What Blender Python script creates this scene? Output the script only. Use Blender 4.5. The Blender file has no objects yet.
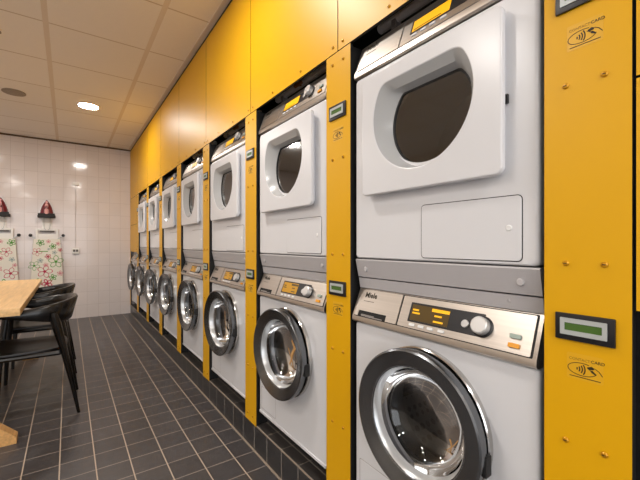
import bpy, bmesh, math, random
from math import sin, cos, pi, radians, sqrt, atan2, acos
from mathutils import Vector, Matrix
random.seed(4)
SC = bpy.context.scene
COL = SC.collection

# ------------------------------------------------------------------ materials
def lin(c):
    return tuple(((x/255)/12.92 if x/255 <= .04045 else ((x/255+.055)/1.055)**2.4) for x in c)

def mat(name, rgb, rough=.5, metal=0.0, spec=.5, coat=0.0, emit=None, estr=0.0, noise=0.0, nscale=8.0, bump=0.0, stretch=None):
    m = bpy.data.materials.new(name); m.use_nodes = True
    nt = m.node_tree; b = nt.nodes['Principled BSDF']
    col = lin(rgb)
    b.inputs['Base Color'].default_value = (*col, 1)
    b.inputs['Roughness'].default_value = rough
    b.inputs['Metallic'].default_value = metal
    b.inputs['Specular IOR Level'].default_value = spec
    b.inputs['Coat Weight'].default_value = coat
    if emit:
        b.inputs['Emission Color'].default_value = (*lin(emit), 1)
        b.inputs['Emission Strength'].default_value = estr
    if noise or bump:
        tc = nt.nodes.new('ShaderNodeTexCoord'); mp = nt.nodes.new('ShaderNodeMapping')
        nt.links.new(tc.outputs['Object'], mp.inputs['Vector'])
        if stretch: mp.inputs['Scale'].default_value = stretch
        n = nt.nodes.new('ShaderNodeTexNoise'); n.inputs['Scale'].default_value = nscale; n.inputs['Detail'].default_value = 5
        nt.links.new(mp.outputs['Vector'], n.inputs['Vector'])
        if noise:
            r = nt.nodes.new('ShaderNodeValToRGB')
            r.color_ramp.elements[0].position = .3; r.color_ramp.elements[1].position = .7
            r.color_ramp.elements[0].color = (*[max(0, c*(1-noise)) for c in col], 1)
            r.color_ramp.elements[1].color = (*[min(1, c*(1+noise)) for c in col], 1)
            nt.links.new(n.outputs['Fac'], r.inputs['Fac']); nt.links.new(r.outputs['Color'], b.inputs['Base Color'])
        if bump:
            bp = nt.nodes.new('ShaderNodeBump'); bp.inputs['Strength'].default_value = bump; bp.inputs['Distance'].default_value = .01
            nt.links.new(n.outputs['Fac'], bp.inputs['Height']); nt.links.new(bp.outputs['Normal'], b.inputs['Normal'])
    return m

def tiles(name, ax, size, off, gw, tile_rgb, grout_rgb, var=.1, rough=.4, noise=.1, nscale=6, bump=.15, grout2=None, wav=0.0, spec=.5, streak=None):
    """tile grid in world axes ax (pair of 0/1/2); gw = joint width across each axis"""
    m = bpy.data.materials.new(name); m.use_nodes = True
    nt = m.node_tree; N = nt.nodes; L = nt.links; b = N['Principled BSDF']
    g = N.new('ShaderNodeNewGeometry'); s = N.new('ShaderNodeSeparateXYZ'); L.new(g.outputs['Position'], s.inputs[0])
    def mth(op, a, c=None):
        n = N.new('ShaderNodeMath'); n.operation = op
        for i, v in enumerate((a, c)):
            if v is None: continue
            if isinstance(v, (int, float)): n.inputs[i].default_value = v
            else: L.new(v, n.inputs[i])
        return n.outputs[0]
    masks, cells = [], []
    for k in range(2):
        t = mth('DIVIDE', mth('SUBTRACT', s.outputs[ax[k]], off[k]), size[k])
        cells.append(mth('FLOOR', t))
        d = mth('MULTIPLY', mth('SUBTRACT', .5, mth('ABSOLUTE', mth('SUBTRACT', mth('FRACT', t), .5))), size[k])
        masks.append(mth('LESS_THAN', d, gw[k]/2))
    cm = N.new('ShaderNodeCombineXYZ'); L.new(cells[0], cm.inputs[0]); L.new(cells[1], cm.inputs[1])
    wn = N.new('ShaderNodeTexWhiteNoise'); L.new(cm.outputs[0], wn.inputs['Vector'])
    nz = N.new('ShaderNodeTexNoise'); nz.inputs['Scale'].default_value = nscale; nz.inputs['Detail'].default_value = 6
    if streak:
        mp = N.new('ShaderNodeMapping'); mp.inputs['Scale'].default_value = streak
        L.new(g.outputs['Position'], mp.inputs['Vector']); L.new(mp.outputs[0], nz.inputs['Vector'])
    else:
        L.new(g.outputs['Position'], nz.inputs['Vector'])
    val = mth('ADD', mth('ADD', 1.0, mth('MULTIPLY', mth('SUBTRACT', wn.outputs['Value'], .5), 2*var)), mth('MULTIPLY', mth('SUBTRACT', nz.outputs['Fac'], .5), 4*noise))
    vm = N.new('ShaderNodeVectorMath'); vm.operation = 'SCALE'; vm.inputs[0].default_value = lin(tile_rgb); L.new(val, vm.inputs['Scale'])
    def mix(f, a, c):
        n = N.new('ShaderNodeMix'); n.data_type = 'RGBA'; L.new(f, n.inputs[0])
        for i, v in ((6, a), (7, c)):
            if isinstance(v, tuple): n.inputs[i].default_value = (*v, 1)
            else: L.new(v, n.inputs[i])
        return n.outputs[2]
    c1 = mix(masks[1], vm.outputs[0], lin(grout2 or grout_rgb))
    c2 = mix(masks[0], c1, lin(grout_rgb))
    L.new(c2, b.inputs['Base Color'])
    b.inputs['Specular IOR Level'].default_value = spec
    mx = mth('MAXIMUM', masks[0], masks[1])
    L.new(mth('ADD', rough, mth('MULTIPLY', mx, .4)), b.inputs['Roughness'])
    h = mth('SUBTRACT', mth('ADD', mth('MULTIPLY', nz.outputs['Fac'], wav), mth('MULTIPLY', wn.outputs['Value'], 0)), mx)
    bp = N.new('ShaderNodeBump'); bp.inputs['Strength'].default_value = bump; bp.inputs['Distance'].default_value = .003
    L.new(h, bp.inputs['Height']); L.new(bp.outputs[0], b.inputs['Normal'])
    return m

def glass_mat(name, tint, refl=.12, rough=.02):
    m = bpy.data.materials.new(name); m.use_nodes = True
    nt = m.node_tree; N = nt.nodes; L = nt.links
    for n in list(N):
        if n.type != 'OUTPUT_MATERIAL': N.remove(n)
    out = [n for n in N if n.type == 'OUTPUT_MATERIAL'][0]
    t = N.new('ShaderNodeBsdfTransparent'); t.inputs[0].default_value = (*tint, 1)
    g = N.new('ShaderNodeBsdfGlossy'); g.inputs['Roughness'].default_value = rough
    f = N.new('ShaderNodeFresnel'); f.inputs['IOR'].default_value = 1.5
    a = N.new('ShaderNodeMath'); a.operation = 'ADD'; a.inputs[1].default_value = refl; a.use_clamp = True
    L.new(f.outputs[0], a.inputs[0])
    mx = N.new('ShaderNodeMixShader'); L.new(a.outputs[0], mx.inputs[0]); L.new(t.outputs[0], mx.inputs[1]); L.new(g.outputs[0], mx.inputs[2])
    L.new(mx.outputs[0], out.inputs[0])
    return m

def drum_mat(name, rgb, hole=.011, pitch=.03):
    """perforated steel: round holes on a grid in the object's own coordinates"""
    m = mat(name, rgb, .5, .7)
    nt = m.node_tree; N = nt.nodes; L = nt.links; b = N['Principled BSDF']
    tc = N.new('ShaderNodeTexCoord')
    v = N.new('ShaderNodeTexVoronoi'); v.inputs['Scale'].default_value = 1/pitch; v.inputs['Randomness'].default_value = 0.0
    L.new(tc.outputs['Object'], v.inputs['Vector'])
    lt = N.new('ShaderNodeMath'); lt.operation = 'LESS_THAN'; lt.inputs[1].default_value = hole/pitch; L.new(v.outputs['Distance'], lt.inputs[0])
    mx = N.new('ShaderNodeMix'); mx.data_type = 'RGBA'; mx.inputs[6].default_value = (*lin(rgb), 1); mx.inputs[7].default_value = (.01, .01, .01, 1)
    L.new(lt.outputs[0], mx.inputs[0]); L.new(mx.outputs[2], b.inputs['Base Color'])
    return m

M = {}
M['yellow'] = mat('yellow_laminate', (222, 166, 4), .42, spec=.38, noise=.03, nscale=1.5)
M['edge'] = mat('black_core_edge', (18, 16, 16), .6)
M['sticker'] = mat('sticker_film', (222, 168, 30), .3)
M['ink'] = mat('black_print', (38, 30, 12), .6)
M['white'] = mat('white_enamel', (217, 217, 220), .26, spec=.5)
M['plastic'] = mat('white_plastic', (226, 226, 226), .35)
M['grey'] = mat('grey_plinth_paint', (182, 179, 181), .4)
M['greylip'] = mat('grey_plastic_lip', (128, 122, 118), .4)
M['steel'] = mat('brushed_steel', (198, 190, 182), .36, 1.0, noise=.06, nscale=30, stretch=(1, .05, 6))
M['chrome'] = mat('dark_chrome', (124, 127, 131), .24, 1.0, noise=.1, nscale=9)
M['chrome_light'] = mat('bright_chrome', (205, 203, 200), .14, 1.0)
M['funnel'] = mat('bright_inner_ring', (200, 201, 202), .28, .5)
M['funnel_white'] = mat('pale_grey_funnel', (172, 173, 174), .22)
M['rubber'] = mat('black_rubber', (24, 23, 23), .6)
M['dark'] = mat('dark_void', (20, 18, 18), .8)
M['black'] = mat('black_plastic', (26, 26, 30), .35)
M['glass'] = glass_mat('door_glass', (.58, .58, .59), .02, .04)
M['smoke'] = glass_mat('smoked_glass', (.66, .62, .58), .15, .06)
M['drum'] = drum_mat('perforated_drum', (70, 70, 71))
M['drum2'] = mat('dryer_drum', (150, 140, 130), .35, .4)
M['amber'] = mat('amber_screen', (225, 165, 0), .4, emit=(240, 175, 0), estr=.55)
M['amber_dim'] = mat('dim_amber_screen', (70, 52, 10), .3, emit=(90, 66, 10), estr=.25)
M['amber_mid'] = mat('gold_screen', (176, 128, 8), .35, emit=(190, 136, 0), estr=.2)
M['lcd'] = mat('green_lcd', (66, 98, 40), .3, emit=(74, 112, 30), estr=.08)
M['silver'] = mat('silver_bezel', (190, 196, 196), .35, .3)
M['knob'] = mat('silver_knob', (205, 204, 203), .32, .5)
M['orange'] = mat('orange_button', (225, 150, 10), .35)
M['greenbtn'] = mat('grey_green_button', (150, 165, 155), .35)
M['oak'] = mat('oak', (220, 182, 128), .42, noise=.14, nscale=5, stretch=(14, .8, 14))
M['oak_edge'] = mat('oak_side', (212, 164, 104), .45, noise=.16, nscale=6, stretch=(14, 1, 14))
M['chair'] = mat('black_stained_wood', (10, 9, 9), .26, noise=.25, nscale=12, stretch=(1, 1, 6))
M['seat'] = mat('black_seat_leather', (22, 18, 17), .4)
M['lamp'] = mat('lamp_disc', (255, 255, 255), .5, emit=(255, 248, 240), estr=225)
M['lamp_trim'] = mat('white_lamp_trim', (235, 232, 226), .4)
M['grille'] = mat('grey_grille', (150, 136, 122), .6, noise=.15, nscale=120)
M['iron_red'] = mat('iron_red_shell', (112, 20, 32), .3)
M['iron_pink'] = mat('iron_pink_handle', (238, 178, 176), .35)
M['sole'] = mat('steel_sole', (200, 198, 195), .25, 1.0)
M['cloth'] = mat('cream_cotton', (234, 230, 218), .85, bump=.2, nscale=60)
M['f_red'] = mat('red_flower_print', (196, 54, 84), .85)
M['f_green'] = mat('green_flower_print', (88, 158, 60), .85)
M['f_pink'] = mat('pink_flower_print', (214, 128, 140), .85)
M['f_grey'] = mat('blue_grey_flower_print', (150, 170, 168), .85)
M['bracket'] = mat('white_bracket', (238, 236, 232), .4)
M['socket_dark'] = mat('grey_socket_face', (92, 88, 86), .5)
M['plaster'] = mat('plaster', (222, 214, 204), .8)
M['trim_dark'] = mat('shadow_gap_black', (22, 18, 16), .8)
M['trim_brown'] = mat('brown_shadow_gap', (92, 70, 56), .8)
M['trim_light'] = mat('pale_edge_profile', (222, 206, 190), .6)
M['screw'] = mat('yellow_screw', (196, 140, 14), .3, .3)
M['copper'] = mat('brass_valve', (190, 140, 90), .35, 1.0)
M['hose'] = mat('pale_pipe', (228, 224, 220), .5)
M['floor'] = tiles('charcoal_floor_tiles', (0, 1), (.1537, .1552), (.118, 1.842), (.0056, .0056), (68, 65, 66), (176, 160, 144), .12, .36, .10, 7, .25, grout2=(140, 130, 122), wav=.3, streak=(2.2, 9, 1))
M['plinth'] = tiles('dark_plinth_tiles', (1, 2), (.1552, 2.0), (1.387, -.5), (.0055, .001), (46, 45, 46), (150, 142, 134), .12, .3, .10, 9, .25)
M['ledge'] = tiles('dark_ledge_tiles', (1, 0), (.1552, .062), (1.387, .853), (.004, .004), (58, 54, 52), (130, 122, 112), .12, .3, .12, 9, .25)
M['wall'] = tiles('white_wall_tiles', (0, 2), (.1525, .2015), (-.669, -.002), (.004, .004), (224, 215, 212), (198, 187, 183), .025, .10, .012, 9, .3, wav=.8)
M['ceil'] = tiles('ceiling_tiles', (0, 1), (.654, .654), (-.129, 2.524), (.034, .012), (242, 236, 229), (226, 214, 200), .012, .75, .01, 40, .1, grout2=(204, 190, 174), spec=.2)

# ------------------------------------------------------------------ mesh builder
class MB:
    def __init__(s): s.bm = bmesh.new(); s.mi = 0; s.flat = s.bm.faces.layers.int.new('flat')
    def _new(s, faces):
        for f in faces: f.material_index = s.mi
    def box(s, x0, x1, y0, y1, z0, z1, bev=0, seg=2):
        r = bmesh.ops.create_cube(s.bm, size=1)
        vs = r['verts']
        bmesh.ops.scale(s.bm, vec=(x1-x0, y1-y0, z1-z0), verts=vs)
        bmesh.ops.translate(s.bm, vec=((x0+x1)/2, (y0+y1)/2, (z0+z1)/2), verts=vs)
        fs = set(f for v in vs for f in v.link_faces)
        s._new(fs)
        if bev:
            es = list(set(e for v in vs for e in v.link_edges))
            rr = bmesh.ops.bevel(s.bm, geom=es, offset=bev, segments=seg, affect='EDGES', profile=.6)
            s._new(rr['faces'])
        return s
    def loops(s, rings, close=True, cap0=False, cap1=False):
        """bridge successive rings of equal point counts"""
        vr = [[s.bm.verts.new(p) for p in r] for r in rings]
        n = len(vr[0]); fs = []
        for a, b in zip(vr, vr[1:]):
            for i in range(n if close else n-1):
                j = (i+1) % n
                fs.append(s.bm.faces.new((a[i], a[j], b[j], b[i])))
        if cap0: fs.append(s.bm.faces.new(vr[0]))
        if cap1: fs.append(s.bm.faces.new(vr[-1]))
        s._new(fs)
        return vr
    def fill(s, loops):
        es = []
        for lp in loops:
            for i in range(len(lp)):
                a, b = lp[i], lp[(i+1) % len(lp)]
                e = s.bm.edges.get((a, b)) or s.bm.edges.new((a, b))
                es.append(e)
        r = bmesh.ops.triangle_fill(s.bm, use_beauty=True, use_dissolve=False, edges=es)
        fs = [f for f in r['geom'] if isinstance(f, bmesh.types.BMFace)]; s._new(fs)
        for f in fs: f[s.flat] = 1
    def prism_y(s, prof, y0, y1):
        s.loops([[(x, y0, z) for x, z in prof], [(x, y1, z) for x, z in prof]], cap0=True, cap1=True)
        return s
    def lathe(s, prof, c, axis='x', n=48, cap0=False, cap1=False):
        """prof: (radius, axial position)"""
        rings = []
        for r, a in prof:
            ring = []
            for i in range(n):
                t = 2*pi*i/n
                if axis == 'x': ring.append((c[0]+a, c[1]+r*cos(t), c[2]+r*sin(t)))
                elif axis == 'z': ring.append((c[0]+r*cos(t), c[1]+r*sin(t), c[2]+a))
                else: ring.append((c[0]+r*cos(t), c[1]+a, c[2]+r*sin(t)))
            rings.append(ring)
        s.loops(rings, cap0=cap0, cap1=cap1)
        return s
    def tube(s, pts, rad, n=10, squash=None):
        pts = [Vector(p) for p in pts]
        if not isinstance(rad, (list, tuple)): rad = [rad]*len(pts)
        rings = []; up = Vector((0, 0, 1))
        for i, p in enumerate(pts):
            t = (pts[min(i+1, len(pts)-1)]-pts[max(i-1, 0)]).normalized()
            a = t.cross(up)
            if a.length < 1e-3: a = t.cross(Vector((0, 1, 0)))
            a.normalize(); b = t.cross(a).normalized()
            q = squash or (1, 1)
            rings.append([p+a*rad[i]*q[0]*cos(2*pi*k/n)+b*rad[i]*q[1]*sin(2*pi*k/n) for k in range(n)])
        s.loops(rings, cap0=True, cap1=True)
        return s
    def frame(s, o, ux, uy, un):
        """switch the points added after this to a local frame (see in_frame)"""
        s.F = (Vector(o), Vector(ux), Vector(uy), Vector(un)); return s
    def P(s, a, b, c): o, x, y, n = s.F; return o+x*a+y*b+n*c
    def fslab(s, pts, n0, n1, inset=0):
        """closed outline pts in the frame, from height n0 to n1"""
        r0 = [s.P(a, b, n0) for a, b in pts]
        ca = sum(a for a, b in pts)/len(pts); cb = sum(b for a, b in pts)/len(pts)
        r1 = [s.P(a, b, n1-(inset*.7 if inset else 0)) for a, b in pts]
        rings = [r0, r1]
        if inset:
            def sh(a, b):
                d = sqrt((a-ca)**2+(b-cb)**2) or 1; k = max(0, (d-inset)/d); return (ca+(a-ca)*k, cb+(b-cb)*k)
            rings.append([s.P(*sh(a, b), n1) for a, b in pts])
        s.loops(rings, cap0=True, cap1=True)
        return s
    def text(s, txt, size, o, ux, uy, un, ext=.0003, shear=0, bold=0.0):
        cu = bpy.data.curves.new('lettering', 'FONT'); cu.body = txt; cu.size = size; cu.extrude = ext; cu.shear = shear; cu.align_x = 'LEFT'; cu.resolution_u = 2; cu.offset = bold
        ob = bpy.data.objects.new('lettering', cu); COL.objects.link(ob)
        dg = bpy.context.evaluated_depsgraph_get(); dg.update()
        me = bpy.data.meshes.new_from_object(ob.evaluated_get(dg))
        bpy.data.objects.remove(ob); bpy.data.curves.remove(cu)
        k = len(s.bm.faces); s.bm.from_mesh(me); bpy.data.meshes.remove(me)
        s.bm.verts.ensure_lookup_table(); s.bm.faces.ensure_lookup_table()
        fs = s.bm.faces[k:]; vs = set(v for f in fs for v in f.verts)
        o, ux, uy, un = map(Vector, (o, ux, uy, un))
        for v in vs: v.co = o+ux*v.co.x+uy*v.co.y+un*v.co.z
        s._new(fs)
        return s
    def build(s, name, mats, parent=None, smooth=35, origin=(0, 0, 0), edge_mat=None, kind=None):
        bm = s.bm
        bmesh.ops.recalc_face_normals(bm, faces=bm.faces)
        if any(origin): bmesh.ops.translate(bm, vec=[-c for c in origin], verts=bm.verts)
        if edge_mat is not None:
            for f in bm.faces:
                if abs(f.normal.x) < .5: f.material_index = edge_mat
        flat = [f[s.flat] for f in bm.faces]
        me = bpy.data.meshes.new(name); bm.to_mesh(me); bm.free()
        for m in (mats if isinstance(mats, (list, tuple)) else [mats]): me.materials.append(m)
        if smooth:
            for p in me.polygons: p.use_smooth = True
            me.set_sharp_from_angle(angle=radians(smooth))
            for p, fl in zip(me.polygons, flat):
                if fl: p.use_smooth = False
        o = bpy.data.objects.new(name, me); COL.objects.link(o)
        if parent: o.parent = parent
        if kind: o['kind'] = kind
        return o

def thing(name, loc, label, cat, group=None, rz=0):
    o = bpy.data.objects.new(name, None); COL.objects.link(o)
    o.empty_display_size = .1
    o.location = loc; o.rotation_euler = (0, 0, rz)
    return tag(o, label, cat, group)
def tag(o, label, cat, group=None):
    o['label'] = label; o['category'] = cat; o['kind'] = 'thing'
    if group: o['group'] = group
    return o
def dup(root, loc, label, group=None, rz=None):
    def cp(o, par):
        c = o.copy(); COL.objects.link(c); c.parent = par
        for ch in list(o.children): cp(ch, c)
        return c
    r = cp(root, None); r.location = loc; r['label'] = label
    if rz is not None: r.rotation_euler = (0, 0, rz)
    if group: r['group'] = group
    return r

def rrect(a0, a1, b0, b1, r, n=5):
    pts = []
    for ca, cb, t0 in ((a1-r, b1-r, 0), (a0+r, b1-r, 90), (a0+r, b0+r, 180), (a1-r, b0+r, 270)):
        for i in range(n+1):
            t = radians(t0+90*i/n); pts.append((ca+r*cos(t), cb+r*sin(t)))
    return pts
def circ(r, a=0, b=0, n=48): return [(a+r*cos(2*pi*i/n), b+r*sin(2*pi*i/n)) for i in range(n)]
def tcirc(R, a, b, cut, f, n=64):
    """circle cut flat at height cut above its centre, the two corners rounded with radius f"""
    r = R-f; th = math.asin((cut-f)/r)          # corner arc centre on circle of radius r
    pts = []
    na = 7
    ccx, ccy = r*cos(th), r*sin(th)
    for i in range(na):                          # right corner: from direction th to 90 deg
        t = th+(pi/2-th)*i/(na-1); pts.append((a+ccx+f*cos(t), b+ccy+f*sin(t)))
    for i in range(1, 8): pts.append((a+ccx-2*ccx*i/8, b+cut))
    for i in range(na):
        t = pi/2+(pi/2-th)*i/(na-1); pts.append((a-ccx+f*cos(t), b+ccy+f*sin(t)))
    t0 = pi-th; t1 = 2*pi+th; m = n-len(pts)
    for i in range(1, m+1):
        t = t0+(t1-t0)*i/(m+1); pts.append((a+R*cos(t), b+R*sin(t)))
    return pts

# ------------------------------------------------------------------ dimensions
XC = .848                 # face of the yellow panels
XM = .862                 # face of the machines
PITCH = .804; C0 = .2845; CW = .1485
YB = 6.71; HC = 2.713     # back wall, ceiling
def col_y(k): return C0+PITCH*k
def bay_y(k): return col_y(k)+PITCH/2+.002
ORD = ['first', 'second', 'third', 'fourth', 'fifth', 'sixth', 'seventh', 'eighth', 'ninth', 'tenth']

# ------------------------------------------------------------------ setting
def struct(name, mb, m, **k): return mb.build(name, m, None, kind='structure', smooth=0, **k)
struct('floor', MB().box(-3.3, 1.7, -2.6, YB+.1, -.1, 0), M['floor'])
struct('ceiling', MB().box(-3.3, 1.7, -2.6, YB+.1, HC, HC+.1), M['ceil'])
struct('wall_back', MB().box(-3.3, 1.7, YB, YB+.12, 0, HC), M['wall'])
struct('wall_left', MB().box(-3.42, -3.3, -2.6, YB+.12, 0, HC), M['plaster'])
b = MB(); b.box(-3.42, -2.9, -2.72, -2.6, 0, HC); b.box(.7, 1.82, -2.72, -2.6, 0, HC); b.box(-2.9, .7, -2.72, -2.6, 2.45, HC); b.box(-2.9, .7, -2.72, -2.6, 0, .25)
struct('wall_front', b, M['plaster'])        # unseen wall behind the camera; its wide opening is added to brighten the room
struct('wall_right', MB().box(1.7, 1.82, -2.6, YB+.12, 0, HC), M['dark'])
struct('trim_1', MB().box(XC+.004, XC+.03, -2.6, YB, 2.683, HC), M['trim_dark'])
struct('trim_2', MB().box(XC-.034, XC+.004, -2.6, YB, HC-.004, HC+.004), M['trim_light'])
struct('trim_3', MB().box(-3.3, XC, YB-.012, YB+.004, HC-.022, HC), M['trim_brown'])
b = MB(); b.box(.852, .96, -2.6, YB, 0, .145)
b.mi = 1; b.box(.8525, .96, -2.6, YB, .145, .147); b.mi = 2; b.box(.850, .853, -2.6, YB, .1405, .1475); b.box(.842, .853, -2.6, YB, -.002, .003)
struct('baseboard_right', b, [M['plinth'], M['ledge'], mat('pale_plinth_joint', (150, 136, 122), .6)])
struct('trim_4', MB().box(.96, 1.7, -2.6, YB, 0, .145), M['dark'])

# ------------------------------------------------------------------ yellow panels
def screw(parent, y, z, org):
    b = MB(); b.lathe([(.0001, -.0045), (.004, -.004), (.0058, -.002), (.006, 0.0005)], (XC, y, z), 'x', 12, cap0=True)
    b.mi = 1; b.box(XC-.0049, XC-.0036, y-.0028, y+.0028, z-.0008, z+.0008)
    return b.build('screw', [M['screw'], M['ink']], parent, origin=org)

def arc_band(b, cx, cy, r, w, t0, t1, n=10, n1=.0004):
    pts = [(cx+(r+w/2)*cos(t0+(t1-t0)*i/n), cy+(r+w/2)*sin(t0+(t1-t0)*i/n)) for i in range(n+1)]
    pts += [(cx+(r-w/2)*cos(t1-(t1-t0)*i/n), cy+(r-w/2)*sin(t1-(t1-t0)*i/n)) for i in range(n+1)]
    b.fslab(pts, 0, n1)
def line(b, p, q, w, n1=.0004):
    d = Vector((q[0]-p[0], q[1]-p[1])); d.normalize(); n = Vector((-d.y, d.x))*w/2
    b.fslab([(p[0]+n.x, p[1]+n.y), (q[0]+n.x, q[1]+n.y), (q[0]-n.x, q[1]-n.y), (p[0]-n.x, p[1]-n.y)], 0, n1)

def sticker(parent, zc, org):
    """61 x 50 mm contactless-card sticker; frame a: to the viewer's right (-Y), b: up"""
    b = MB(); b.frame((XC-.0003, 0, zc), (0, -1, 0), (0, 0, 1), (-1, 0, 0))
    b.fslab(rrect(-.031, .031, -.026, .026, .003, 3), -.0005, 0)
    b.mi = 1
    n = 40   # oval outline, open at the upper right where the hand reaches in
    E = lambda t, k: (-.004+(.025+k)*cos(t), -.004+(.0125+k)*sin(t))
    t0, t1 = radians(62), radians(345)
    b.fslab([E(t0+(t1-t0)*i/n, .0006) for i in range(n+1)]+[E(t1-(t1-t0)*i/n, -.0006) for i in range(n+1)], 0, .0004)
    for i, r in enumerate((.004, .0085, .013, .0175)):
        arc_band(b, -.0165, -.004, r, .0021, radians(-34), radians(34))
    # hand with a card
    b.fslab([(.005, .003), (.012, .006), (.017, .003), (.015, .000), (.010, -.001), (.007, .000)], 0, .0004)
    b.fslab([(.009, -.002), (.014, -.002), (.020, -.008), (.018, -.0095), (.012, -.006)], 0, .0004)
    line(b, (.004, .002), (.011, -.003), .0011)
    line(b, (.017, .0035), (.024, -.001), .0011); line(b, (.024, -.001), (.030, -.009), .0012)
    line(b, (-.026, -.0205), (.027, -.0205), .0014)
    b.mi = 2
    b.text('CONTACT', .0075, b.P(-.027, .0125, 0), (0, -1, 0), (0, 0, 1), (-1, 0, 0), .00035)
    b.mi = 1
    b.text('CARD', .0086, b.P(.0105, .0125, 0), (0, -1, 0), (0, 0, 1), (-1, 0, 0), .0004)
    return b.build('contactless_sticker', [M['sticker'], M['ink'], mat('faint_print', (150, 112, 26), .6) if 'faint_print' not in bpy.data.materials else bpy.data.materials['faint_print']], parent, smooth=0, origin=org)

def make_column():
    org = (XC, 0, .142)
    t = thing('column_panel', org, '', 'panel')
    b = MB(); b.box(XC, XC+.012, -CW/2, CW/2, .142, 1.888)
    b.build('face_board', [M['yellow'], M['edge']], t, origin=org, smooth=0, edge_mat=1)
    b = MB(); b.box(XC+.0125, XC+.07, -CW/2+.012, CW/2-.012, .148, 1.888)
    b.build('backing_post', M['edge'], t, origin=org, smooth=0)
    for z in (1.848, 1.478, 1.11, .743, .458, .185):
        for y in (-.033, .033): screw(t, y, z, org)
    sticker(t, 1.573, org); sticker(t, .901, org)
    return t
col = make_column()
def make_reader():
    org = (XC, 0, 0)
    t = thing('card_reader', org, '', 'card reader')
    b = MB(); b.box(XC-.006, XC, -.051, .051, -.0275, .0275, .002, 2); b.build('housing', M['black'], t, origin=org)
    b = MB(); b.frame((XC-.0055, 0, .001), (0, -1, 0), (0, 0, 1), (-1, 0, 0))
    vr = b.loops([[b.P(*p, 0) for p in rrect(-.041, .039, -.017, .017, .001, 2)], [b.P(*p, .0025) for p in rrect(-.041, .039, -.017, .017, .001, 2)],
             [b.P(*p, .0025) for p in rrect(-.033, .031, -.0078, .0078, .001, 2)], [b.P(*p, 0) for p in rrect(-.033, .031, -.0078, .0078, .001, 2)]])
    b.build('bezel', M['silver'], t, origin=org)
    b = MB(); b.box(XC-.0065, XC-.0055, -.031, .033, -.007, .0095); b.build('screen', M['lcd'], t, origin=org, smooth=0)
    return t
rd = make_reader()
NCOL = 9
for k in range(NCOL):
    y = col_y(k)
    if k == 8: y = YB-CW/2-.004+.03
    where = ('beside the %s washer and dryer stack from the camera' % ORD[k-1]) if 0 < k < 8 else ''
    lab = {0: 'tall yellow upright panel nearest the camera, right of the first machine stack',
           8: 'yellow upright panel at the far tiled wall, beyond the last washer'}.get(k, 'tall yellow upright panel between %s and %s machine from the camera' % (ORD[k-1], ORD[k]))
    if k == 8: continue
    if k: c = dup(col, (XC, y, .142), lab)
    else: c = col; c.location.y = y; c['label'] = lab
    c['group'] = 'yellow upright panels between the machines'
    for z, nm in ((1.6585, 'upper'), (.980, 'lower')):
        l2 = 'black %s card reader on %s yellow upright panel from the camera' % (nm, ORD[k])
        if k == 0 and nm == 'upper': r = rd; r.location = (XC, y, z); r['label'] = l2
        else: r = dup(rd, (XC, y, z), l2)
        r['group'] = 'card readers on the yellow uprights'
# end strip against the tiled wall
ey0, ey1 = col_y(8)-CW/2, YB-.003
t = thing('column_panel', (XC, (ey0+ey1)/2, .142), 'narrow yellow upright strip in the corner at the white tiled wall', 'panel', 'yellow upright panels between the machines')
MB().box(XC, XC+.012, ey0, ey1, .142, 1.888).build('face_board', [M['yellow'], M['edge']], t, origin=(XC, (ey0+ey1)/2, .142), smooth=0, edge_mat=1)

# upper panels
def upper(y0, y1, label, grp='yellow panels above the machines'):
    org = (XC, (y0+y1)/2, 1.892)
    t = thing('upper_panel', org, label, 'panel', grp)
    MB().box(XC, XC+.012, y0+.0025, y1-.0025, 1.892, 2.683).build('face_board', [M['yellow'], M['edge']], t, origin=org, smooth=0, edge_mat=1)
    for y in ((y0+.03, y0+.268, y0+.536, y1-.03) if y1-y0 > .6 else (y0+.03, y1-.03)): screw(t, y, 1.917, org)
    return t
upper(col_y(-1), col_y(0), 'yellow upper panel at the right edge, above the filler boards')
for k in range(7): upper(col_y(k), col_y(k+1), 'yellow upper panel above the %s dryer from the camera' % ORD[k])
upper(col_y(7), YB-.003, 'yellow upper panel in the far corner by the tiled wall')
# filler boards where a bay has no dryer
def filler(y0, y1, z0, z1, label, grp):
    org = (XC, (y0+y1)/2, z0)
    t = thing('filler_board', org, label, 'panel', grp)
    MB().box(XC, XC+.012, y0, y1, z0, z1).build('face_board', [M['yellow'], M['edge']], t, origin=org, smooth=0, edge_mat=1)
    for y in (y0+.04, y1-.04):
        for z in (z0+.04, z1-.04): screw(t, y, z, org)
for (y0, y1, where) in ((col_y(-1)+CW/2+.006, C0-CW/2-.006, 'at the right edge beside the nearest upright'), (col_y(7)+CW/2+.004, col_y(8)-CW/2-.004, 'in the far bay above the eighth washer')):
    filler(y0, y1, 1.028, 1.452, 'lower yellow filler board ' + where, 'yellow filler boards')
    filler(y0, y1, 1.457, 1.887, 'upper yellow filler board ' + where, 'yellow filler boards')
# ------------------------------------------------------------------ machine parts
def panel_frame(b, p0, p1):
    """frame on a slanted control panel: a to the viewer's right (-Y), b up the slope from p0=(x,z) to p1, n outward"""
    d = Vector((p1[0]-p0[0], 0, p1[1]-p0[1])).normalized()
    b.frame((p0[0], 0, p0[1]), (0, -1, 0), d, (-d.z, 0, d.x)); return b

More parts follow.
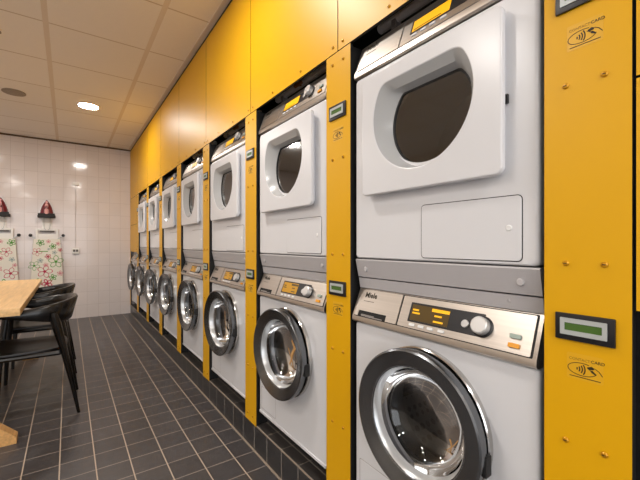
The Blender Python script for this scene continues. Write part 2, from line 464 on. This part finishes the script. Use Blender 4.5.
def controls(t, org, p0, p1, zs, washer):
    """everything on the control fascia; zs scales slope positions"""
    H = sqrt((p1[0]-p0[0])**2+(p1[1]-p0[1])**2)
    nb = lambda: panel_frame(MB(), p0, p1)
    # steel fascia with thin dark edge line
    b = nb(); b.fslab(rrect(-.098, .300, .004, H-.004, .003, 2), -.001, .0016)
    fascia = b.build('fascia', M['steel'], t, origin=org, smooth=0)
    b = nb(); b.mi = 0
    b.fslab(rrect(-.305, .305, .0015, H-.001, .003, 2), -.002, .0004); b.build('fascia_border', M['edge'] if washer else M['greylip'], t, origin=org, smooth=0)
    b = nb()
    if washer:
        # drawer front with a finger slot along its lower edge
        pts = [(-.302, .004), (-.285, .004), (-.285, .024), (-.150, .024), (-.150, .004), (-.103, .004), (-.103, H-.003), (-.302, H-.003)]
        b.fslab(pts, -.001, .0035)
        dr = b.build('detergent_drawer', M['steel'], t, origin=org, smooth=0)
        b = nb(); b.fslab([(-.285, .002), (-.150, .002), (-.150, .024), (-.285, .024)], -.001, .0012); b.build('finger_slot', M['dark'], dr, origin=org, smooth=0)
        b = nb(); b.fslab(rrect(-.268, -.205, .005, .012, .002, 2), .001, .0032); b.fslab(rrect(-.24, -.165, .004, .008, .002, 2), .001, .003); b.build('drawer_grip', M['greylip'], dr, origin=org, smooth=0)
    else:
        b.fslab(rrect(-.302, -.103, .004, H-.003, .002, 2), -.001, .003)
        dr = b.build('nameplate', M['steel'], t, origin=org, smooth=0)
    b = nb(); o = b.P(-.273, H*.70, .0035 if washer else .003); b.text('Miele', .027, o, b.F[1], b.F[2], b.F[3], .0004, bold=.0007)
    b.fslab([(-.273, H*.56), (-.222, H*.56), (-.222, H*.56+.0016), (-.273, H*.56+.0016)], .0015, .0038)
    b.build('logo', M['ink'], dr, origin=org, smooth=0)
    s0, s1 = (H*.22, H*.80) if washer else (H*.26, H*.74)
    b = nb(); b.fslab(rrect(-.062, .180, s0, s1, .002, 2), .0008, .0026)
    disp = b.build('display', M['black'], t, origin=org, smooth=0)
    full = not washer
    b = nb(); b.fslab([(-.055, s0+.006), (.078, s0+.006), (.078, s1-.006), (-.055, s1-.006)], .002, .0030)
    scr = b.build('screen', M['amber_dim' if washer else 'amber'], disp, origin=org, smooth=0)
    b = nb()
    rows = [(.018, .077, .74, .93)] if washer else []
    if washer: rows += [(.030, .055, .46, .56), (.030, .062, .12, .22), (-.05, -.028, .62, .72), (-.05, -.022, .42, .52)]
    else: rows += [(-.048, .05, .1, .17)]
    for a0, a1, f0, f1 in rows:
        h0, h1 = s0+.006, s1-.006
        b.fslab([(a0, h0+(h1-h0)*f0), (a1, h0+(h1-h0)*f0), (a1, h0+(h1-h0)*f1), (a0, h0+(h1-h0)*f1)], .0029, .0034)
    b.build('screen_lettering', M['amber' if washer else 'amber_dim'], disp, origin=org, smooth=0)
    # small selector and dial
    def knob(a, s, r, h, name, m):
        b = nb(); b.fslab(circ(r, a, s, 32), .001, h, r*.12); return b.build(name, m, t, origin=org)
    mid = (s0+s1)/2
    knob(.130, mid-.004, .0105, .008, 'selector_button', M['knob'])
    kb = knob(.178, mid-.003, .0275, .006, 'dial', M['black'])
    b = nb(); b.fslab(circ(.0222, .178, mid-.003, 36), .005, .026, .003); b.build('dial_cap', M['knob'], kb, origin=org)
    for a in (-.042, -.008, .025, .062):
        b = nb(); b.fslab(rrect(a-.010, a+.010, s0-.0125, s0-.0045, .002, 2), .001, .0045, .001); b.build('push_button', M['plastic'], t, origin=org)
    b = nb(); b.fslab(rrect(.249, .275, H*.36, H*.36+.011, .002, 2), .001, .007, .001); b.build('start_button', M['greenbtn'], t, origin=org)['label'] = 'grey green start button'
    b = nb(); b.fslab(rrect(.249, .275, H*.15, H*.15+.011, .002, 2), .001, .007, .001); b.build('stop_button', M['orange'], t, origin=org)['label'] = 'orange stop button'

def shell(b, y0, y1, z0, z1, x0, xb, hole, inset=.010):
    """enamel body: rounded front face with a hole, four sides and a back"""
    R = lambda i: rrect(y0+i, y1-i, z0+i*.5, z1-i*.5, .012, 4)
    rings = [[(xb, *p) for p in R(0)]]
    for k in range(5):
        a = pi/2*k/4
        rings.append([(x0+inset*(1-sin(a)), *p) for p in R(inset*(1-cos(a)))])
    vr = b.loops(rings)
    hr = b.loops([[(x0, *p) for p in hole], [(x0+.03, *p) for p in hole]])
    b.fill([vr[-1], hr[0]])
    b.bm.faces.new(vr[0]).material_index = b.mi

W = .314
def make_washer():
    org = (XM, 0, .147)
    t = thing('washing_machine', org, '', 'washing machine', 'washing machines in the row')
    b = MB(); shell(b, -W, W, .236, .869, XM, 1.45, circ(.168, 0, .638, 48))
    b.box(XM-.004, XM+.02, -W+.006, W-.006, .232, .246, .003)
    b.build('body', M['white'], t, origin=org)
    MB().box(XM+.07, 1.40, -W+.01, W-.01, .1475, .232).build('base', M['dark'], t, origin=org, smooth=0)
    # control panel housing
    b = MB(); b.prism_y([(.853, .871), (.847, .877), (.848, .891), (.888, .988), (.90, .990), (1.40, .990), (1.40, .871)], -W, W)
    b.build('control_panel', M['steel'], t, origin=org, smooth=20)
    controls(t, org, (.848, .8915), (.888, .9875), 1, True)
    b = MB(); b.prism_y([(.886, .9905), (.880, 1.027), (1.40, 1.027), (1.40, .9905)], -W, W)
    for y in (-.235, .26): b.lathe([(.0001, -.003), (.006, -.0015), (.007, .002)], (.884, y, 1.013), 'x', 14, cap0=True)
    b.build('stacking_strip', M['grey'], t, origin=org, smooth=20)
    # service flap at the lower left
    b = MB(); b.frame((XM, 0, 0), (0, -1, 0), (0, 0, 1), (-1, 0, 0))
    b.mi = 1; b.fslab(rrect(-.2895, -.1285, .2605, .3795, .004, 3), -.001, .0002); b.mi = 0
    b.loops([[b.P(*p, 0) for p in rrect(-.288, -.13, .262, .378, .004, 3)], [b.P(*p, .0008) for p in rrect(-.2865, -.1315, .2635, .3765, .004, 3)], [b.P(*p, .0007) for p in rrect(-.2845, -.1335, .2655, .3745, .004, 3)]], cap1=True)
    b.build('service_flap', [M['white'], M['greylip']], t, origin=org)
    # drum
    b = MB(); b.lathe([(.168, .938), (.235, .945), (.24, .96), (.24, 1.22), (.20, 1.245), (.06, 1.255), (.0001, 1.24)], (0, 0, .638), 'x', 48)
    d = b.build('drum', M['drum'], t, origin=org)
    for k in range(3):
        a = pi/2+.5+2*pi*k/3; b = MB(); c, s_ = cos(a), sin(a)
        b.tube([(.95, .205*c, .638+.205*s_), (1.21, .205*c, .638+.205*s_)], .034, 10); b.build('drum_rib', M['chrome'], d, origin=org)
    b = MB(); b.lathe([(.168, .862), (.172, .872), (.152, .880), (.150, .90), (.150, .935), (.165, .94)], (0, 0, .638), 'x', 48); b.build('door_gasket', M['rubber'], t, origin=org)
    # door: chrome ring, bright inner ring and glass bowl, hinged on the near side; a fixed flange behind it
    c = (0, 0, .638)
    b = MB(); b.lathe([(.170, .846), (.2045, .845), (.2075, .848), (.2075, XM)], c, 'x', 72); b.build('door_flange', M['chrome_light'], t, origin=org)
    d = .019; sh = lambda pr: [(r, a+d) for r, a in pr]
    b = MB(); b.lathe(sh([(.154, .803), (.157, .798), (.162, .7965), (.184, .7895), (.198, .7845), (.204, .7828), (.209, .786), (.210, .796), (.207, .813), (.202, .817), (.16, .821)]), c, 'x', 72)
    door = b.build('door', M['chrome'], t, origin=org)
    b = MB(); b.lathe(sh([(.160, .797), (.1545, .801), (.151, .808), (.148, .820), (.1465, .826)]), c, 'x', 64); b.build('inner_ring', M['funnel'], door, origin=org)
    b = MB(); b.lathe(sh([(.147, .824), (.144, .842), (.136, .862), (.120, .880), (.09, .894), (.05, .902), (.0001, .905)]), c, 'x', 64); b.build('glass_bowl', M['glass'], door, origin=org)
    b = MB(); b.box(.820, .846, -.2125, -.200, .585, .635, .003); b.build('door_hinge', M['rubber'], door, origin=org)
    swing(door, 3)
    return t
def swing(door, deg):
    h = Vector((.848-XM, -.205, 0)); Rm = Matrix.Rotation(radians(deg), 3, 'Z')
    door.rotation_euler = (0, 0, radians(deg)); door.location = h-Rm@h

def make_dryer():
    org = (XM, 0, 1.03)
    t = thing('tumble_dryer', org, '', 'tumble dryer', 'tumble dryers in the row')
    b = MB(); b.prism_y([(.878, 1.031), (.864, 1.092), (.866, 1.096), (1.40, 1.096), (1.40, 1.031)], -W, W)
    b.frame((.871, 0, 1.062), (0, -1, 0), (0, 0, 1), (-1, 0, 0))
    for a in (.268, -.268): b.fslab(circ(.009, a, -.002, 16), -.004, .003, .002)
    b.build('plinth', M['grey'], t, origin=org, smooth=20)
    hole = tcirc(.160, 0, 1.553, .100, .03, 64)
    b = MB(); shell(b, -W, W, 1.099, 1.744, XM, 1.45, hole); b.build('body', M['white'], t, origin=org)
    b = MB(); b.prism_y([(.862, 1.747), (.857, 1.752), (.858, 1.768), (.896, 1.872), (.91, 1.874), (1.40, 1.874), (1.40, 1.747)], -W, W)
    b.build('control_panel', M['steel'], t, origin=org, smooth=20)
    controls(t, org, (.858, 1.7685), (.896, 1.8715), 1.2, False)
    # flap with a round press spot
    b = MB(); b.frame((XM, 0, 0), (0, -1, 0), (0, 0, 1), (-1, 0, 0))
    z0, z1, a0, a1 = 1.110, 1.264, -.012, .276
    b.mi = 1; b.fslab(rrect(a0-.0022, a1+.0022, z0-.0022, z1+.0022, .012, 5), -.001, .0004)
    b.mi = 0; b.fslab(rrect(a0, a1, z0, z1, .010, 5), 0, .0022, .001)
    fl = b.build('filter_flap', [M['white'], M['edge']], t, origin=org)
    b = MB(); b.frame((XM-.002, 0, 0), (0, -1, 0), (0, 0, 1), (-1, 0, 0)); b.fslab(circ(.0095, .247, 1.188, 20), -.001, .0018, .004); b.build('press_spot', M['plastic'], fl, origin=org)
    # drum
    b = MB(); b.lathe([(.17, .90), (.25, .93), (.25, 1.25), (.20, 1.27), (.0001, 1.272)], (0, 0, 1.49), 'x', 48); b.build('drum', M['drum2'], t, origin=org)
    # door: thick slab with funnel and smoked window
    y0, y1, z0, z1 = -.247, .243, 1.313, 1.716
    outer = lambda i: rrect(y0+i, y1-i, z0+i, z1-i, .020-i, 5)
    win = lambda R, cy, cz, cut, f: tcirc(R, cy, cz, cut, f, 64)
    b = MB()
    rings = [[(XM-.001, *p) for p in outer(.019)], [(.845, *p) for p in outer(.019)], [(.8445, *p) for p in outer(.002)], [(.843, *p) for p in outer(0)], [(.836, *p) for p in outer(0)]]
    for k in range(1, 5):
        a = pi/2*k/4; rings.append([(.836-.007*sin(a), *p) for p in outer(.005*(1-cos(a)))])
    vr = b.loops(rings)
    h = [[(.829, *p) for p in win(.1815, .006, 1.553, .1145, .043)], [(.8305, *p) for p in win(.179, .006, 1.553, .112, .042)]]
    hr = b.loops(h); b.fill([vr[-1], hr[0]])
    door = b.build('door', M['white'], t, origin=org, smooth=24)
    b = MB(); b.loops([[(.8305, *p) for p in win(.179, .006, 1.553, .112, .042)], [(.845, *p) for p in win(.160, .0, 1.54, .098, .032)], [(.870, *p) for p in win(.143, -.012, 1.524, .102, .022)]])
    b.build('window_funnel', M['funnel_white'], door, origin=org)
    b = MB(); b.loops([[(.868, *p) for p in win(.146, -.012, 1.524, .105, .022)], [(.866, *p) for p in win(.139, -.012, 1.524, .099, .02)], [(.872, *p) for p in win(.137, -.012, 1.524, .096, .02)]]); b.build('window_seal', M['rubber'], door, origin=org)
    b = MB(); p = win(.138, -.012, 1.524, .098, .02); b.loops([[(.870, *q) for q in p], [(.874, *q) for q in p]], cap0=True); b.build('window_glass', M['smoke'], door, origin=org)
    return t
ws = make_washer(); dr = make_dryer()
for k in range(8):
    y = bay_y(k)
    if k == 7: wl = 'white washing machine in the far corner, under yellow filler boards'
    elif k == 0: wl = 'white washing machine nearest the camera, with large round chrome door'
    else: wl = 'white front-loading washing machine, bottom of the %s stack from the camera' % ORD[k]
    if k == 0: o = ws; o.location.y = y; o['label'] = wl
    else: o = dup(ws, (XM, y, .147), wl)
    if k:
        for ch in o.children:
            if ch.name.split('.')[0] == 'door': swing(ch, (3, 4, 4.5, 2.5, 3.5, 4, 2, 3)[k])
            if not ch.name.startswith('display'): continue
            for g in ch.children:
                g.material_slots[0].link = 'OBJECT'
                g.material_slots[0].material = M['amber_mid'] if g.name.split('.')[0] == 'screen' else M['amber_dim']
    if k == 7: continue
    dl = 'white tumble dryer nearest the camera, above the nearest washing machine' if k == 0 else 'white tumble dryer on top of the %s washing machine from the camera' % ORD[k]
    if k == 0: o = dr; o.location.y = y; o['label'] = dl
    else: o = dup(dr, (XM, y, 1.03), dl)
b = MB(); b.box(.8525, .8605, -.2475, -.236, 1.485, 1.507, .001)
b.build('latch', M['black'], [c for c in dr.children if c.name.startswith('door')][0], origin=(XM, 0, 1.03))
# pipes in the gap above the dryers
for k in range(4):
    y = bay_y(k); org = (.955, y, 1.874)
    t = thing('service_pipe', org, 'pale pipe with brass valve in the dark gap above the %s dryer' % ORD[k], 'pipe', 'pipes above the dryers')
    MB().tube([(.955, y-.30, 1.95), (.955, y-.05, 1.95), (.955, y+.28, 1.95)], .017, 10).build('pipe', M['hose'], t, origin=org)
    b = MB(); b.tube([(.955, y+.02, 1.95), (.93, y+.02, 1.94)], .012, 10); b.tube([(.93, y-.01, 1.938), (.93, y+.05, 1.938)], .009, 8); b.build('valve', M['copper'], t, origin=org)
    for yy in (-.24, .2): MB().box(.94, .97, y+yy-.01, y+yy+.01, 1.874, 1.95).build('pipe_clip', M['greylip'], t, origin=org, smooth=0)

# ------------------------------------------------------------------ table
ZT = .78; TX0, TX1, TY0, TY1 = -1.245, -.226, 2.69, 4.80
t = thing('oak_table', ((TX0+TX1)/2, (TY0+TY1)/2, 0), 'pale oak dining table with thick top and crossed plank legs', 'table'); org = tuple(t.location)
b = MB(); b.box(TX0, TX1, TY0, TY1, ZT-.044, ZT, .003); b.build('tabletop', M['oak'], t, origin=org)
def leg_bar(b, x0, x1, y0, y1, dx, cutx):
    """slanted plank from floor at x0 to the underside at x1; ends cut level, the foot trimmed upright at cutx"""
    zt = ZT-.044
    s = 1 if x1 > x0 else -1
    m = zt/(x1-x0)
    pts = [(x0, 0), (x0-s*dx, 0), (x1-s*dx, zt), (x1, zt)]
    # trim the toe: cut the sharp outer corner upright
    ox = x0; h = .036
    pts = [(x0-s*0, 0), (x0, h*1.0), (x0+s*.0 + (h-h)/m, h)] if False else [(x0, 0), (x0, h), (x1-s*(h/abs(m)) if False else x1, zt), (x1+s*dx, zt), (x0+s*(dx+.02), 0)]
    b.loops([[(x, y0, z) for x, z in pts], [(x, y1, z) for x, z in pts]], cap0=True, cap1=True)
for y0 in (2.70, 4.575):
    b = MB(); leg_bar(b, -.243, -.97, y0, y0+.075, .10, 0); b.build('leg', M['oak_edge'], t, origin=org, smooth=0)
    b = MB(); leg_bar(b, -1.228, -.50, y0+.0755, y0+.15, .10, 0); b.build('leg', M['oak_edge'], t, origin=org, smooth=0)

# ------------------------------------------------------------------ chairs
def make_chair():
    t = thing('armchair', (0, 0, 0), '', 'chair', 'black chairs at the oak table')
    # curved back and arm hoop: U path open towards -x
    path = []
    n = 40
    for i in range(n+1):
        u = i/n
        if u < .3: k = u/.3; x = -.20+.21*k; y = -.262-.004*sin(pi*k); 
        elif u > .7: k = (1-u)/.3; x = -.20+.21*k; y = .262+.004*sin(pi*k)
        else:
            a = -pi/2+pi*(u-.3)/.4; x = .01+.195*max(0, cos(a))**.8; y = .262*sin(a)
        path.append((x, y))
    # band heights: tall at the back, thin at the arm tips
    rings = []
    for i, (x, y) in enumerate(path):
        u = i/n; k = sin(pi*u)**1.3          # 0 at tips, 1 at back
        k2 = max(0, min(1, (x+.2)/.40))
        zt = .718+.062*k2**1.6; zb = .690-.078*k2**1.1
        p = Vector(path[max(i-1, 0)]); q = Vector(path[min(i+1, n)]); d = (q-p).normalized(); nn = Vector((d.y, -d.x))   # outward
        th = .017+.012*(1-k2)
        lean = .022*k2
        def pt(o, z, s=0): return (x+nn.x*o+ (z-.70)*.25*k2, y+nn.y*o, z)
        rings.append([pt(th*.55, zb+.004), pt(th, zb+.016), pt(th, zt-.012), pt(th*.5, zt), pt(-th*.5, zt), pt(-th, zt-.012), pt(-th, zb+.016), pt(-th*.55, zb+.004)])
    b = MB(); b.loops(rings, cap0=True, cap1=True); b.build('backrest', M['chair'], t, smooth=50)
    # seat
    def sup(r, k, z):
        out = []
        for i in range(40):
            a = 2*pi*i/40; c, s_ = cos(a), sin(a); e = .55
            X = math.copysign(abs(c)**e, c)*.232; Y = math.copysign(abs(s_)**e, s_)*(.238+.012*-math.copysign(abs(c)**e, c))
            out.append((-.055+r*X, r*Y, z-.026))
        return out
    b = MB(); b.loops([sup(.86, 0, .446), sup(.97, 0, .456), sup(1, 0, .468), sup(.985, 0, .480), sup(.92, 0, .483), sup(.5, 0, .474), sup(.02, 0, .470)], cap0=True, cap1=True)
    b.build('seat', M['seat'], t, smooth=60)
    for s_ in (-1, 1):
        b = MB(); b.tube([(.238, .234*s_, 0), (.203, .240*s_, .20), (.155, .248*s_, .45), (.110, .254*s_, .64), (.098, .256*s_, .70)], [.012, .018, .028, .036, .028], 12, (1.25, .8)); b.build('leg', M['chair'], t)
        b = MB(); b.tube([(-.237, .232*s_, 0), (-.225, .240*s_, .25), (-.205, .250*s_, .5), (-.185, .258*s_, .70)], [.012, .016, .021, .022], 12, (1.25, .95)); b.build('leg', M['chair'], t)
        b = MB(); b.tube([(-.20, .242*s_, .426), (.13, .242*s_, .426)], .015, 8); b.build('seat_rail', M['chair'], t)
    for x in (-.205, .13):
        b = MB(); b.tube([(x, -.235, .422), (x, .235, .422)], .014, 8); b.build('seat_rail', M['chair'], t)
    return t
ch = make_chair()
ch.location = (-.178, 3.195, 0); ch['label'] = 'black wooden armchair nearest the camera, beside the oak table'
dup(ch, (-.180, 4.10, 0), 'black wooden armchair behind the nearer one, toward the tiled wall')

# ------------------------------------------------------------------ ironing boards and irons on the back wall
def flower(b, x, z, r, mi, petals=5, outline=True, yf=None, rot=0):
    y = yf
    b.mi = mi
    for k in range(petals):
        a = rot+2*pi*k/petals; ca, sa = cos(a), sin(a)
        L, Wd = r*.55, r*.30
        def pt(t, s): u = r*.55+s*L*.85*cos(t); v = s*Wd*1.1*sin(t); return (x+u*ca-v*sa, y, z+u*sa+v*ca)
        n = 14
        if True:
            s0 = .80 if outline else .55
            v0 = [b.bm.verts.new(pt(2*pi*i/n, 1)) for i in range(n)]; v1 = [b.bm.verts.new(pt(2*pi*i/n, s0)) for i in range(n)]
            for i in range(n): b.bm.faces.new((v0[i], v0[(i+1) % n], v1[(i+1) % n], v1[i])).material_index = mi
        else:
            b.bm.faces.new([b.bm.verts.new(pt(2*pi*i/n, .9)) for i in range(n)]).material_index = mi
    b.bm.faces.new([b.bm.verts.new((x+r*.16*cos(2*pi*i/10), y-.0002, z+r*.16*sin(2*pi*i/10))) for i in range(10)]).material_index = mi

FL_A = [(.105, .886, .095, 2, 1), (-.028, .745, .095, 1, 1), (-.117, 1.035, .06, 1, 1), (-.076, 1.166, .05, 2, 0), (.068, 1.114, .045, 2, 0), (.016, 1.187, .028, 3, 0), (.13, 1.155, .03, 3, 0), (.155, 1.06, .03, 1, 0),
        (.01, .965, .04, 1, 0), (-.017, .84, .034, 3, 0), (-.08, .907, .036, 4, 0), (.088, 1.023, .032, 4, 0), (-.15, .834, .07, 2, 1), (0, .568, .07, 1, 0), (.068, .654, .05, 2, 0), (.155, .711, .04, 3, 0), (-.12, .60, .05, 2, 0), (.02, 1.075, .02, 4, 0)]
FL_B = [(-.10, .90, .09, 2, 1), (.105, .735, .085, 1, 1), (.06, 1.04, .065, 1, 1), (.115, 1.17, .05, 2, 0), (-.05, 1.12, .045, 1, 0), (.0, 1.185, .028, 3, 0), (-.10, 1.03, .045, 2, 0), (.12, .93, .035, 4, 0), (-.02, .80, .04, 3, 0), (-.13, .68, .05, 1, 0), (.03, .60, .06, 2, 0), (.15, .85, .03, 3, 0), (0, .95, .03, 1, 0)]
def make_board(x, label, flowers):
    org = (x, YB-.03, .12)
    t = thing('ironing_board', org, label, 'ironing board', 'ironing boards on the tiled wall')
    # outline half widths by height: square shoulders at top, tapering nose at bottom
    hw = [(1.225, .150), (1.215, .158), (1.15, .164), (1.0, .172), (.8, .183), (.6, .190), (.45, .188), (.32, .165), (.22, .125), (.15, .07), (.125, .02)]
    out = [(h, z) for z, h in hw]+[(-h, z) for z, h in reversed(hw)]
    b = MB()
    Y1 = YB-.035; Y0 = Y1-.024
    b.loops([[(x+p*.985, Y1, z) for p, z in out], [(x+p, Y1-.004, z) for p, z in out], [(x+p, Y0+.006, z) for p, z in out], [(x+p*.975, Y0, z) for p, z in out]], cap0=True, cap1=True)
    cover = b.build('cover', M['cloth'], t, origin=org)
    b = MB()
    for i, (fx, fz, r, mi, ol) in enumerate(flowers): flower(b, x+fx, fz, r, mi-1, 5, bool(ol), Y0-.0006-.00006*i, .3+i)
    b.build('flower_pattern', [M['f_red'], M['f_green'], M['f_pink'], M['f_grey']], cover, origin=org, smooth=0)
    MB().box(x-.095, x+.01, Y0-.002, Y0-.0005, 1.036, 1.047).build('printed_band', M['f_green'], cover, origin=org, smooth=0)
    # white foot frame with dark hanger slot
    b = MB(); yb0, yb1 = YB-.05, YB-.022
    b.box(x-.135, x-.105, yb0, yb1, 1.20, 1.375, .006); b.box(x+.105, x+.135, yb0, yb1, 1.20, 1.375, .006)
    b.box(x-.106, x+.106, yb0, yb1, 1.345, 1.378, .006); b.box(x-.106, x+.106, yb0+.004, yb1-.004, 1.225, 1.30, .004)
    fr = b.build('frame', M['bracket'], t, origin=org)
    MB().box(x-.088, x+.088, yb0-.01, yb0+.004, 1.325, 1.348, .003).build('hanger_slot', M['socket_dark'], t, origin=org)
    for s_ in (-1, 1):
        b = MB(); b.tube([(x+.085*s_, YB-.05, 1.195), (x+.14*s_, YB-.05, 1.232), (x+.186*s_, YB-.05, 1.272)], .0065, 8); lg = b.build('foot_bar', M['silver'], t, origin=org)
        b = MB(); b.lathe([(.0001, -.024), (.013, -.021), (.022, -.008), (.023, .004), (.016, .018), (.0001, .022)], (x+.193*s_, YB-.052, 1.277), 'y', 16); b.build('foot_cap', M['black'], lg, origin=org)
    return t
XI = -.252
make_board(XI, 'flowered ironing board hanging on tiled wall next to the socket', FL_A)
make_board(XI-.516, 'flowered ironing board on tiled wall at the left picture edge', FL_B)

def make_iron(x, lab_iron, lab_rest):
    org = (x, YB-.005, 1.50)
    t = thing('iron_holder', org, lab_rest, 'iron holder', 'iron holders on the tiled wall')
    b = MB(); b.box(x-.105, x+.105, YB-.13, YB-.012, 1.535, 1.575, .008); b.box(x-.10, x+.10, YB-.13, YB-.122, 1.57, 1.598, .004); b.build('tray', M['rubber'], t, origin=org)
    b = MB(); b.box(x-.06, x+.06, YB-.012, YB-.001, 1.36, 1.62, .003); b.build('back_plate', M['bracket'], t, origin=org)
    for s_ in (-1, 1):
        b = MB(); b.tube([(x+.036*s_+.004, YB-.05, 1.537), (x+.036*s_+.004, YB-.05, 1.42), (x+.030*s_+.004, YB-.062, 1.375), (x+.018*s_+.004, YB-.06, 1.36), (x+.012*s_, YB-.04, 1.375)], .0038, 8); b.build('hook', M['silver'], t, origin=org)
    # iron parked on its heel, tip up, sole to the wall
    org = (x, YB-.07, 1.576)
    t = thing('steam_iron', org, lab_iron, 'iron', 'steam irons on the tiled wall')
    def out(k, dz=0):   # pointed arch outline
        pts = []
        for i in range(9):
            u = i/8; pts.append((x+k*.083*(1-u**2.0*.93), 1.577+dz+k*.232*u))
        return pts+[(2*x-px, pz) for px, pz in reversed(pts)]
    b = MB(); b.loops([[(px, YB-.018, pz) for px, pz in out(1)], [(px, YB-.026, pz) for px, pz in out(1)]], cap0=True, cap1=True); b.build('sole_plate', M['sole'], t, origin=org)
    b = MB(); b.loops([[(px, YB-.0265, pz) for px, pz in out(.98)], [(px, YB-.05, pz) for px, pz in out(.94)], [(px, YB-.075, pz) for px, pz in out(.8)], [(px, YB-.09, pz) for px, pz in out(.55, .01)]], cap0=True, cap1=True); b.build('shell', M['iron_red'], t, origin=org)
    b = MB(); b.tube([(x, YB-.08, 1.592), (x, YB-.115, 1.605), (x, YB-.121, 1.65), (x, YB-.118, 1.70), (x, YB-.09, 1.735)], [.024, .026, .025, .023, .018], 12); b.build('handle', M['iron_pink'], t, origin=org)
    b = MB(); b.lathe([(.0001, -.010), (.014, -.009), (.016, 0)], (x, YB-.072, 1.765), 'y', 16); b.build('steam_dial', M['iron_pink'], t, origin=org)
    return t
make_iron(XI-.005, 'red and pink steam iron parked upright above the ironing board by the socket', 'black iron rest on tiled wall above ironing board nearest socket')
make_iron(XI-.52, 'red and pink steam iron cut by the left picture edge', 'black iron rest on tiled wall at left picture edge')

# socket and its cable
org = (.095, YB, 1.04)
t = thing('wall_socket', org, 'white double power socket on the white tiled wall', 'socket')
b = MB(); b.box(.050, .142, YB-.034, YB, 1.0, 1.09, .005); b.build('housing', M['bracket'], t, origin=org)
for x in (.078, .114): MB().box(x-.015, x+.015, YB-.037, YB-.033, 1.03, 1.065, .003).build('outlet', M['socket_dark'], t, origin=org)
b = MB(); b.box(.052, .140, YB-.026, YB-.002, .994, 1.0); b.build('lower_strip', M['greylip'], t, origin=org, smooth=0)  # thin grey strip along the bottom of the housing
c = MB().tube([(.095, YB-.008, 1.09), (.095, YB-.008, 1.5), (.098, YB-.008, 1.9), (.096, YB-.008, 2.06)], .0035, 8).build('cable_conduit', mat('grey_conduit', (204, 194, 190), .5), None)
tag(c, 'thin pale cable conduit running up the tiled wall from the socket', 'conduit')
b = MB(); b.box(.055, .14, YB-.03, YB-.001, 2.055, 2.10, .004); tag(b.build('junction_box', M['bracket'], None), 'small white junction box on tiled wall above the cable', 'junction box')

# ------------------------------------------------------------------ ceiling fixtures and lamps
def downlight(x, y, label):
    org = (x, y, HC)
    t = thing('downlight', org, label, 'ceiling light', 'round ceiling downlights')
    b = MB(); b.lathe([(.112, 0), (.110, -.006), (.098, -.008), (.094, -.004)], (x, y, HC), 'z', 40); b.build('trim_ring', M['lamp_trim'], t, origin=org)
    b = MB(); b.lathe([(.094, -.005), (.0001, -.005)], (x, y, HC), 'z', 40); b.build('lamp_disc', M['lamp'], t, origin=org)
downlight(.19, 4.83, 'bright round downlight in the ceiling near the yellow panels')
for x, y in ((.19, 1.75), (-1.12, 1.55), (-1.12, 4.83), (-2.4, 1.55), (-2.4, 4.83), (-1.12, -1.3), (.19, -1.3), (-2.4, -1.3)):
    downlight(x, y, 'round ceiling downlight outside the picture, lighting the room')
def disc(name, x, y, r, label, cat):
    org = (x, y, HC); t = thing(name, org, label, cat)
    b = MB(); b.lathe([(r, 0), (r, -.008), (r*.9, -.011)], (x, y, HC), 'z', 36); b.build('rim', M['lamp_trim'] if cat != 'loudspeaker' else M['grille'], t, origin=org)
    b = MB(); b.lathe([(r*.9, -.0105), (r*.5, -.013), (.0001, -.014)], (x, y, HC), 'z', 36); b.build('grille', M['grille'], t, origin=org)
disc('ceiling_speaker', -.455, 4.83, .098, 'flat grey round speaker disc in the ceiling', 'loudspeaker')
disc('ceiling_detector', -.455, 3.5, .062, 'small round detector in the ceiling at left picture edge', 'detector')

# ------------------------------------------------------------------ world, camera, colour
w = bpy.data.worlds.new('World'); SC.world = w; w.use_nodes = True
w.node_tree.nodes['Background'].inputs[0].default_value = (.95, .97, 1, 1); w.node_tree.nodes['Background'].inputs[1].default_value = 3.4
cam = bpy.data.cameras.new('Camera'); co = bpy.data.objects.new('Camera', cam); COL.objects.link(co)
co.location = (0, 0, 1.15); co.rotation_euler = (radians(90), 0, -radians(35.07))
cam.sensor_width = 36; cam.lens = 36*359/640; cam.shift_y = 4/640; cam.clip_start = .02
SC.camera = co
vs = SC.view_settings
vs.view_transform = 'Standard'; vs.look = 'None'; vs.gamma = 1; vs.use_curve_mapping = False; vs.exposure = -0.06
SC.cycles.use_denoising = True
SC.cycles.max_bounces = 10; SC.cycles.transparent_max_bounces = 16
SC.cycles.caustics_reflective = False; SC.cycles.caustics_refractive = False
SC.cycles.sample_clamp_indirect = 6
